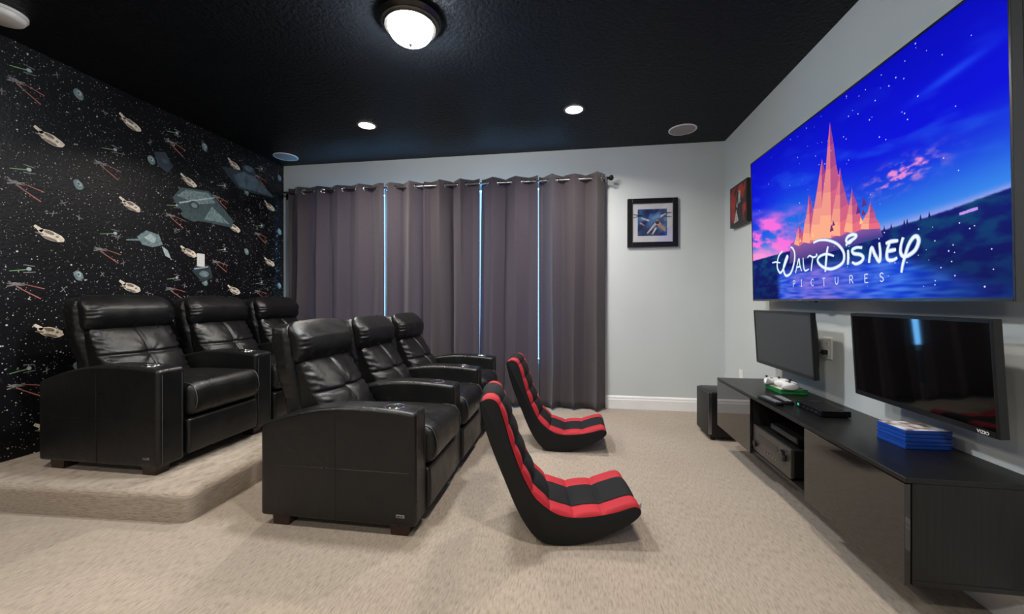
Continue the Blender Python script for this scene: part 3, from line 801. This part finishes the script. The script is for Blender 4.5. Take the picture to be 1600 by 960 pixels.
# plain craggy mountain, lit pink, standing in for the artwork on the screen
base = 1.37
sp([(2.83, base), (2.81, 1.50), (2.70, 1.515), (2.60, 1.50), (2.45, 1.515), (2.30, 1.49), (2.15, 1.50), (2.06, 1.475), (2.04, 1.42)], [(70, 60, 130)]+[(150, 95, 170)]*7+[(60, 60, 140)], 1)
peaks = [((2.77, 1.49), (2.71, 1.60), (2.64, 1.49)), ((2.68, 1.49), (2.60, 1.76), (2.50, 1.49)), ((2.60, 1.49), (2.47, 1.93), (2.36, 1.49)), ((2.52, 1.49), (2.395, 2.10), (2.27, 1.49)),
         ((2.42, 1.49), (2.32, 1.83), (2.22, 1.49)), ((2.30, 1.49), (2.235, 1.70), (2.15, 1.48)), ((2.18, 1.48), (2.11, 1.60), (2.05, 1.46))]
for i, (a, tpk, c) in enumerate(peaks):
    m = ((a[0]+c[0])/2+.01, 1.47)
    n = 5; Lp = [a]+[(a[0]+(tpk[0]-a[0])*q/n+rs.uniform(-.007, .007), a[1]+(tpk[1]-a[1])*q/n) for q in range(1, n)]+[tpk]
    Rp = [tpk]+[(tpk[0]+(c[0]-tpk[0])*q/n+rs.uniform(-.007, .007), tpk[1]+(c[1]-tpk[1])*q/n) for q in range(1, n)]+[c]
    for q in range(n):
        mz0 = (m[0]+(tpk[0]-m[0])*q/n, m[1]+(tpk[1]-m[1])*q/n); mz1 = (m[0]+(tpk[0]-m[0])*(q+1)/n, m[1]+(tpk[1]-m[1])*(q+1)/n)
        f = q/n; warm = tuple(int(v) for v in lerp((255, 175, 140), (205, 80, 140), f)); cool = tuple(int(v) for v in lerp((235, 110, 130), (120, 50, 150), f))
        p4 = [Lp[q], Lp[q+1], mz1, mz0] if q < n-1 else [Lp[q], tpk, mz0]; sp(p4, warm, 2+i)
        r0, r1 = Rp[n-q], Rp[n-q-1]; p4 = [mz0, mz1, r1, r0] if q < n-1 else [mz0, tpk, r0]; sp(p4, cool, 2+i)
for _ in range(9):
    y = rs.uniform(2.15, 2.7); z = rs.uniform(1.50, 1.62); s = rs.uniform(.008, .02)
    sp([(y+s, z-s), (y+s*.3, z+s*1.6), (y-s, z-s*.8)], rs.choice([(255, 200, 140), (120, 45, 120), (90, 50, 140), (255, 150, 120)]), 10)
for _ in range(120):   # little stars and sparkles
    y = rs.uniform(1.53, 3.3); z = rs.uniform(1.16, 2.17)
    if rs.random() < .5: z = 2.19-abs(rs.gauss(0, .28)); y = rs.gauss(2.15, .35)
    if rs.random() < .35: y = rs.uniform(1.55, 2.3); z = rs.uniform(1.16, 1.44)
    if not (1.52 < y < 3.33 and 1.16 < z < 2.18): continue
    s = rs.uniform(.0018, .0042); sp([(y-s, z), (y, z-s), (y+s, z), (y, z+s)], (200, 220, 255), 12)
for _ in range(7): 
    y = 1.60+.10*rs.random(); z = hillz(y)-.03; s = .005; sp([(y-s*2, z-s), (y+s*2, z-s), (y+s*2, z+s), (y-s*2, z+s)], (190, 150, 240), 12)
for y in (2.03, 1.99, 1.92, 1.905, 1.84, 1.80):
    z = hillz(y); sp([(y-.006, z-.004), (y, z+.022), (y+.006, z-.004)], (20, 25, 90), 12)
LOGO = [
 [(2.91,1.463),(2.956,1.439),(2.98,1.396),(2.98,1.353),(2.949,1.32),(2.92,1.329),(2.891,1.357),(2.863,1.392),(2.846,1.416),(2.857,1.421),(2.884,1.386),(2.901,1.351),(2.891,1.312),(2.863,1.294),(2.816,1.307),(2.783,1.348),(2.764,1.396),(2.766,1.439),(2.79,1.469),(2.809,1.475)],
 [(3.05,1.397),(3.0,1.398),(2.942,1.387)],
 [(2.757,1.305),(2.738,1.351),(2.716,1.391),(2.707,1.349),(2.689,1.312)],
 [(2.745,1.339),(2.699,1.342)],
 [(2.671,1.393),(2.668,1.345),(2.653,1.312),(2.613,1.319)],
 [(2.625,1.389),(2.603,1.398),(2.576,1.387),(2.552,1.384),(2.531,1.393),(2.540,1.401)],
 [(2.572,1.384),(2.583,1.344),(2.591,1.305)],
 [(2.564,1.469),(2.507,1.475),(2.432,1.464),(2.362,1.437),(2.319,1.403),(2.3,1.369),(2.309,1.332),(2.352,1.311),(2.411,1.303),(2.474,1.318),(2.518,1.346),(2.524,1.37),(2.496,1.385),(2.442,1.389),(2.381,1.371)],
 [(2.43,1.43),(2.442,1.392),(2.453,1.326),(2.458,1.29)],
 [(2.27,1.39),(2.269,1.353),(2.273,1.314)],
 [(2.286,1.414),(2.26,1.432),(2.225,1.44),(2.208,1.453),(2.234,1.463),(2.269,1.457),(2.282,1.438),(2.26,1.424),(2.234,1.434)],
 [(2.169,1.388),(2.208,1.394),(2.238,1.386),(2.229,1.367),(2.183,1.356),(2.163,1.339),(2.179,1.32),(2.216,1.313),(2.242,1.325)],
 [(2.126,1.31),(2.12,1.343),(2.107,1.38),(2.088,1.345),(2.062,1.31),(2.055,1.346),(2.06,1.398)],
 [(1.997,1.393),(2.013,1.358),(2.017,1.326),(2.006,1.311),(1.981,1.309),(1.959,1.317)],
 [(2.015,1.351),(1.991,1.352),(1.965,1.353)],
 [(2.022,1.387),(1.991,1.392),(1.952,1.39)],
 [(1.926,1.4),(1.938,1.369),(1.941,1.338),(1.927,1.319),(1.9,1.321),(1.867,1.339),(1.85,1.371),(1.857,1.392),(1.876,1.391),(1.9,1.363),(1.918,1.32),(1.932,1.281),(1.939,1.25)]]
for i, st_ in enumerate(LOGO):
    w_ = .013 if i in (2, 3, 4, 5, 6, 1) else .021
    stroke(st_, w_, (150, 185, 235), 14+i*.2); stroke(st_, w_*.62, (245, 250, 255), 18+i*.2)
ly = {'P': 2.773, 'I': 2.689, 'C': 2.582, 'T': 2.472, 'U': 2.362, 'R': 2.249, 'E': 2.143, 'S': 2.048}
GL = {'P': [[(0, 0), (0, 1)], [(0, 1), (.35, 1), (.5, .78), (.35, .52), (0, .5)]], 'I': [[(.2, 0), (.2, 1)], [(.05, 0), (.35, 0)], [(.05, 1), (.35, 1)]],
      'C': [[(.65, .82), (.4, 1), (.1, .8), (0, .5), (.1, .2), (.4, 0), (.65, .18)]], 'T': [[(.3, 0), (.3, 1)], [(0, .97), (.6, .97)], [(.18, 0), (.42, 0)]],
      'U': [[(0, 1), (.02, .3), (.28, 0), (.53, .3), (.55, 1)]], 'R': [[(0, 0), (0, 1)], [(0, 1), (.35, 1), (.5, .76), (.35, .52), (0, .5)], [(.25, .5), (.6, 0)]],
      'E': [[(0, 0), (0, 1)], [(0, 1), (.5, 1)], [(0, .53), (.4, .53)], [(0, 0), (.52, 0)]], 'S': [[(.5, .84), (.3, 1), (.06, .86), (.1, .62), (.4, .42), (.5, .2), (.28, 0), (0, .15)]]}
for ch, y in ly.items():
    for g in GL[ch]:
        P = [(y+.012-p[0]*.042, 1.217+p[1]*.040) for p in g]
        if ch in 'CUSPR' and len(g) > 2: stroke(P, .0055, (215, 225, 250), 22)
        else:
            for a, c in zip(P, P[1:]):
                q = bar(a[0], a[1], c[0], c[1], .0052, .0052); sp(q, (215, 225, 250), 22)
k = NT('screen_picture'); at = k.n('ShaderNodeAttribute', attribute_name='picture'); k.b.inputs['Base Color'].default_value = (.005, .005, .006, 1)
k.l(at.outputs['Color'], k.b.inputs['Emission Color']); k.b.inputs['Emission Strength'].default_value = .82; k.b.inputs['Roughness'].default_value = .6; k.b.inputs['Specular IOR Level'].default_value = 0
link('screen', bm, k.m, tv)

# ------------------------------------------------------------------ two small monitors on arms
def text_mesh(s, size, depth=.0004):
    c = bpy.data.curves.new('txt', 'FONT'); c.body = s; c.size = size; c.extrude = depth; c.align_x = 'CENTER'
    o = bpy.data.objects.new('txt', c); COL.objects.link(o)
    me = bpy.data.meshes.new_from_object(o.evaluated_get(bpy.context.evaluated_depsgraph_get())); bpy.data.objects.remove(o); return me
def monitor(y0, y1, z0, z1, x, tilt, screen_m, label, name):
    W_, H_ = y1-y0, z1-z0
    t = thing('wall_monitor', (x, (y0+y1)/2, z0), label, 'monitor', 'small monitors under the television'); t.rotation_euler = (0, math.radians(-tilt), 0)
    b = .012
    bm = bmesh.new(); hw = W_/2
    box(bm, -.002, .026, -hw, -hw+b, 0, H_, bev=.002); box(bm, -.002, .026, hw-b, hw, 0, H_, bev=.002); box(bm, -.002, .026, -hw+b, hw-b, 0, b+.008); box(bm, -.002, .026, -hw+b, hw-b, H_-b, H_)
    link('bezel', bm, M_blk, t)
    bm = bmesh.new(); box(bm, .001, .012, -hw+b, hw-b, b+.008, H_-b); link('screen', bm, screen_m, t)
    bm = bmesh.new(); softbox(bm, (.06, W_*.74, H_*.80), .02, (2, 6, 6), lambda p: (p.x+.05+ .012*(1 if p.x > 0 else 0)*(1-(2*p.z/H_)**2), p.y, p.z+H_*.5)); link('rear_housing', bm, M_blk, t, 60)
    bm = bmesh.new(); d = XR-x-.012; box(bm, .085, d-.012, -.02, .02, H_*.5-.02, H_*.5+.02, bev=.003); box(bm, .08, .09, -.06, .06, H_*.5-.06, H_*.5+.06, bev=.002)
    link('wall_arm', bm, M_blk, t)
    return t, W_, H_
M_scr1 = plain('matte_dark_screen', (.030, .030, .031), .45, vary=.02)
M_scr2 = plain('glossy_black_screen', (.0015, .0015, .0015), .04, spec=.35, vary=.02)
monitor(2.475, 3.19, .675, 1.06, 1.352, 3.3, M_scr1, 'dark matte monitor farther from the viewer, under the left half of the television', 'a')
mt, W_, H_ = monitor(1.525, 2.20, .672, 1.068, 1.385, 3.3, M_scr2, 'glossy black monitor nearest the viewer with white maker letters at its corner', 'b')
me = text_mesh('VIZIO', .016); me.materials.append(emit('white_print', (0, 0, 0), 0) if False else plain('white_print', (.7, .7, .7), .4))
lt = bpy.data.objects.new('maker_letters', me); COL.objects.link(lt); lt.parent = mt; lt.location = (-.0026, -W_/2+.055, .004)
lt.rotation_euler = (math.radians(90), 0, math.radians(-90))

# ------------------------------------------------------------------ pictures
t = thing('framed_picture', (.56, YB, 1.685), 'square black framed blue picture with pale mat on the bare grey back wall', 'picture')
Wp, Hp = .50, .50
bm = bmesh.new(); b = .05
for a in ((0, b, 0, Hp), (Wp-b, Wp, 0, Hp)): box(bm, a[0], a[1], -.03, -.002, a[2], a[3], bev=.003)
for a in ((b, Wp-b, 0, b), (b, Wp-b, Hp-b, Hp)): box(bm, a[0], a[1], -.03, -.002, a[2], a[3], bev=.003)
link('frame', bm, M_blk, t)
bm = bmesh.new(); box(bm, b, Wp-b, -.014, -.004, b, Hp-b); link('mat_board', bm, plain('pale_grey_mat', (.55, .55, .58), .6, vary=.04), t)
k = NT('blue_art_print'); k.b.inputs['Roughness'].default_value = .3
k.l(k.ramp(k.noise(9, 5), [(.3, (.006, .008, .03)), (.5, (.02, .05, .16)), (.62, (.07, .18, .40)), (.78, (.30, .42, .60))]), k.b.inputs['Base Color'])
m_pale = plain('pale_brush_mark', (.5, .48, .5), .4, vary=.3, vscale=40); m_or = plain('tan_brush_mark', (.42, .22, .15), .4, vary=.3, vscale=40); m_dk = plain('dark_brush_mark', (.02, .02, .03), .4)
bm = bmesh.new(); box(bm, .105, .395, -.0165, -.014, .115, .39)
def fp(pts, mi, lay): 
    f = poly(bm, [(x, -.0165-.0003*lay, z) for x, z in pts], mi); f.normal_update()
    if f.normal.y > 0: f.normal_flip()
for q, mi in ((bar(.20, .14, .31, .27, .012, .03), 1), (bar(.25, .13, .29, .20, .012, .02), 1), (bar(.29, .26, .385, .16, .05, .02), 2), (bar(.14, .30, .22, .27, .012, .02), 1), (bar(.33, .31, .385, .34, .02, .008), 1), (bar(.05+.01, .34, .15, .32, .006, .012), 3), (bar(.06, .305, .15, .325, .005, .010), 3), (bar(.36, .345, .44, .35, .010, .005), 3), (bar(.37, .31, .44, .305, .010, .005), 3), (bar(.13, .25, .17, .22, .02, .01), 2)):
    fp(q, mi, mi)
fp(ell(.02, .018, 12, (.30, .25)), 3, 5)
link('art_print', bm, [k.m, m_pale, m_or, m_dk], t)
bm = bmesh.new(); box(bm, b, Wp-b, -.0205, -.0195, b, Hp-b); link('glass', bm, M_glass, t)

t = thing('canvas_picture', (XR, 3.66, 1.81), 'small red and black canvas picture on the television wall near the corner', 'picture')
k = NT('red_black_art'); k.b.inputs['Roughness'].default_value = .5
bm = bmesh.new(); box(bm, -.042, -.002, 0, .37, 0, .375, bev=.002); link('frame', bm, M_blk, t)
k.l(k.ramp(k.noise(7, 4), [(.42, (.012, .008, .008)), (.5, (.25, .012, .01)), (.7, (.42, .03, .02))]), k.b.inputs['Base Color'])
bm = bmesh.new(); box(bm, -.0435, -.042, .02, .35, .02, .355)
for pts, mi in (([(.08, .02), (.27, .02), (.25, .18), (.20, .30), (.14, .31), (.10, .2)], 1), ([(.13, .20), (.18, .19), (.17, .31), (.13, .30)], 2), ([(.17, .04), (.27, .03), (.22, .15)], 2), ([(.19, .16), (.22, .17), (.20, .24)], 2)):
    f = poly(bm, [(-.0436-.0003*mi, y, z) for y, z in pts], mi); f.normal_update()
    if f.normal.x > 0: f.normal_flip()
link('art_print', bm, [k.m, plain('art_black', (.01, .01, .012), .5), plain('art_grey', (.33, .31, .31), .5, vary=.5, vscale=40)], t)

# ------------------------------------------------------------------ plates and outlets
t = thing('light_switch_plate', (XL, 3.20, 1.505), 'blank white wall plate on the starry wall', 'wall plate')
bm = bmesh.new(); box(bm, .0075, .0125, -.038, .038, -.06, .06, bev=.002); link('plate', bm, M_plate, t)
bm = bmesh.new(); box(bm, .0120, .0145, -.016, .016, -.033, .033, bev=.001); link('paddle', bm, M_plate, t)
t = thing('wall_outlet', (XR, 2.64, .845), 'white wall outlet with a black plug behind the left monitor', 'outlet')
bm = bmesh.new(); box(bm, -.006, 0, -.04, .04, -.065, .065, bev=.002); link('plate', bm, M_plate, t)
for z in (-.026, .026):
    bm = bmesh.new(); box(bm, -.008, -.005, -.017, .017, z-.015, z+.015, bev=.001); s_ = link('socket', bm, M_plate, t)
    bm = bmesh.new(); box(bm, -.0085, -.0078, -.008, -.005, z-.004, z+.006); box(bm, -.0085, -.0078, .005, .008, z-.004, z+.006); link('slots', bm, M_blk, s_)
t = thing('power_cord', (XR, 2.64, .82), 'short black power cord plugged in behind the left monitor', 'cord')
bm = bmesh.new(); box(bm, -.035, -.009, -.014, .014, -.014, .014, bev=.004); link('plug', bm, M_blk, t)
bm = bmesh.new(); tube(bm, catmull([(-.033, 0, 0), (-.05, .01, -.01), (-.07, .03, -.045), (-.06, .06, -.03), (-.08, .1, .01)], 6), .004, 8); link('cable', bm, M_blk, t, 180)
t = thing('wall_outlet', (XR, 3.88, .44), 'small white wall outlet low in the corner beyond the cabinet', 'outlet')
bm = bmesh.new(); box(bm, -.006, 0, -.038, .038, -.06, .06, bev=.002); link('plate', bm, M_plate, t)
for z in (-.026, .026):
    bm = bmesh.new(); box(bm, -.008, -.005, -.017, .017, z-.015, z+.015, bev=.001); link('socket', bm, M_plate, t)

# ------------------------------------------------------------------ things on the cabinet
def game_case(name, loc, rz, lx, ly_, lz, shell, cover, label, group):
    t = thing(name, loc, label, 'game case', group, rz)
    bm = bmesh.new(); box(bm, 0, lx, 0, ly_, 0, lz, bev=.0025); link('case_shell', bm, shell, t)
    if cover is not None:
        bm = bmesh.new(); box(bm, .004, lx-.004, .004, ly_-.004, lz-.0002, lz+.0006); link('cover_sleeve', bm, cover, t)
    return t
M_greenc = plain('green_plastic', (.01, .16, .035), .3); M_bluec = plain('blue_plastic', (.004, .042, .27), .25)
k = NT('cover_art_print'); k.b.inputs['Roughness'].default_value = .3
k.l(k.ramp(k.noise(22, 4), [(.38, (.10, .08, .08)), (.48, (.45, .36, .34)), (.6, (.66, .66, .68)), (.8, (.75, .78, .82))]), k.b.inputs['Base Color']); M_cover = k.m
k = NT('dim_cover_print'); k.b.inputs['Roughness'].default_value = .3
k.l(k.ramp(k.noise(20, 4), [(.4, (.10, .12, .08)), (.55, (.45, .40, .32)), (.7, (.65, .64, .6))]), k.b.inputs['Base Color'])
GZ = CZ1
game_case('game_case', (1.285, 2.70, GZ), math.radians(2), .16, .19, .014, M_greenc, None, 'green game case at the bottom of the pair under the controllers', 'green game cases')
game_case('game_case', (1.283, 2.702, GZ+.0142), math.radians(3), .16, .19, .014, M_greenc, k.m, 'green game case on top of the pair, right under the white controllers', 'green game cases')
BY = [('lowest', 0), ('second from the bottom', 1), ('middle', 2), ('second from the top', 3), ('topmost', 4)]
for nm, i in BY:
    game_case('game_case', (1.292+.002*math.sin(i*2.3), 1.775+.002*math.cos(i*1.7), GZ+i*.0147), math.radians(4+.6*math.sin(i*3)), .172, .135, .0143, M_bluec, M_cover if i == 4 else None, 'blue game case, %s of the five stacked near the glossy monitor' % nm, 'blue game cases')
def b_pad(bm):
    def df(p):
        x, y, z = p
        g = max(0, abs(y)/.075-.35); x2 = x*(1-.2*g)-.055*g*g*2.2
        return (x2, y*(1-.1*abs(x)/.05), z*(1+.25*g)+.021-.006*g)
    softbox(bm, (.075, .15, .036), .017, (8, 14, 2), df)
M_pad = plain('white_controller_plastic', (.72, .72, .73), .35)
def controller(loc, rz, label, tilt=0):
    t = thing('game_controller', loc, label, 'game controller', 'white game controllers', rz); t.rotation_euler = (0, tilt, rz)
    cached('pad', 'shell', b_pad, M_pad, t, smooth=180)
    for x, y in ((.012, .045), (-.014, -.02)):
        cached('stick', 'thumbstick', lambda bm: lathe(bm, [(.007, 0), (.004, .006), (.008, .009), (.008, .012), (.001, .0115)], 20), M_blk, t, (x, y, .038), 50)
    cached('dpad', 'direction_pad', lambda bm: (box(bm, -.009, .009, -.003, .003, 0, .003), box(bm, -.003, .003, -.009, .009, 0, .003)), M_blk, t, (-.014, .022, .0385), 30)
    for q in range(4):
        a = q*math.pi/2; cached('abxy', 'face_button', lambda bm: lathe(bm, [(.004, 0), (.004, .003), (.001, .0035)], 14), M_blk, t, (.012+.010*math.cos(a), -.045+.010*math.sin(a), .037), 40)
controller((1.335, 2.888, GZ+.029), math.radians(80), 'white game controller on the far end of the green cases')
controller((1.365, 2.752, GZ+.029), math.radians(-8), 'white game controller nearer the viewer on the green cases')
# remote
def remote(loc, rz, L, label):
    t = thing('remote_control', loc, label, 'remote control', 'remote controls on the cabinet', rz)
    bm = bmesh.new(); box(bm, -.024, .024, 0, L, 0, .018, bev=.005); link('body', bm, M_blk, t, 40)
    for i in range(8):
        for j in range(3):
            cached('rb_', 'button', lambda bm: box(bm, -.0045, .0045, -.004, .004, 0, .002, bev=.001), plain('grey_rubber_button', (.32, .32, .33), .5) if 'rb_' not in FOAM else None, t, (-.013+.013*j, .02+i*(L-.04)/8, .0178), 30)
remote((1.135, 2.40, GZ), math.radians(4), .19, 'black remote with grey buttons nearest the cabinet front edge')
remote((1.20, 2.43, GZ), math.radians(-3), .17, 'black remote with grey buttons beside the flat black box')
t = thing('set_top_box', (1.225, 2.195, GZ), 'flat black set top box with small green light on the cabinet', 'set top box', None, math.radians(1))
bm = bmesh.new(); box(bm, 0, .14, 0, .215, .003, .034, bev=.004); link('housing', bm, M_blkgloss, t)
bm = bmesh.new(); box(bm, .02, .12, .02, .195, .0338, .0352, bev=.0004); link('top_plate', bm, M_blk, t)
bm = bmesh.new(); box(bm, -.001, .002, .185, .2, .012, .024); link('indicator_light', bm, emit('green_indicator', (.05, .8, .5), .6), t)
for i in range(4):
    bm = bmesh.new(); box(bm, -.0012, .002, .03+i*.035, .045+i*.035, .014, .02); link('port', bm, M_steel, t)
bm = bmesh.new(); box(bm, .01, .13, .01, .205, 0, .004); link('base', bm, M_blk, t)
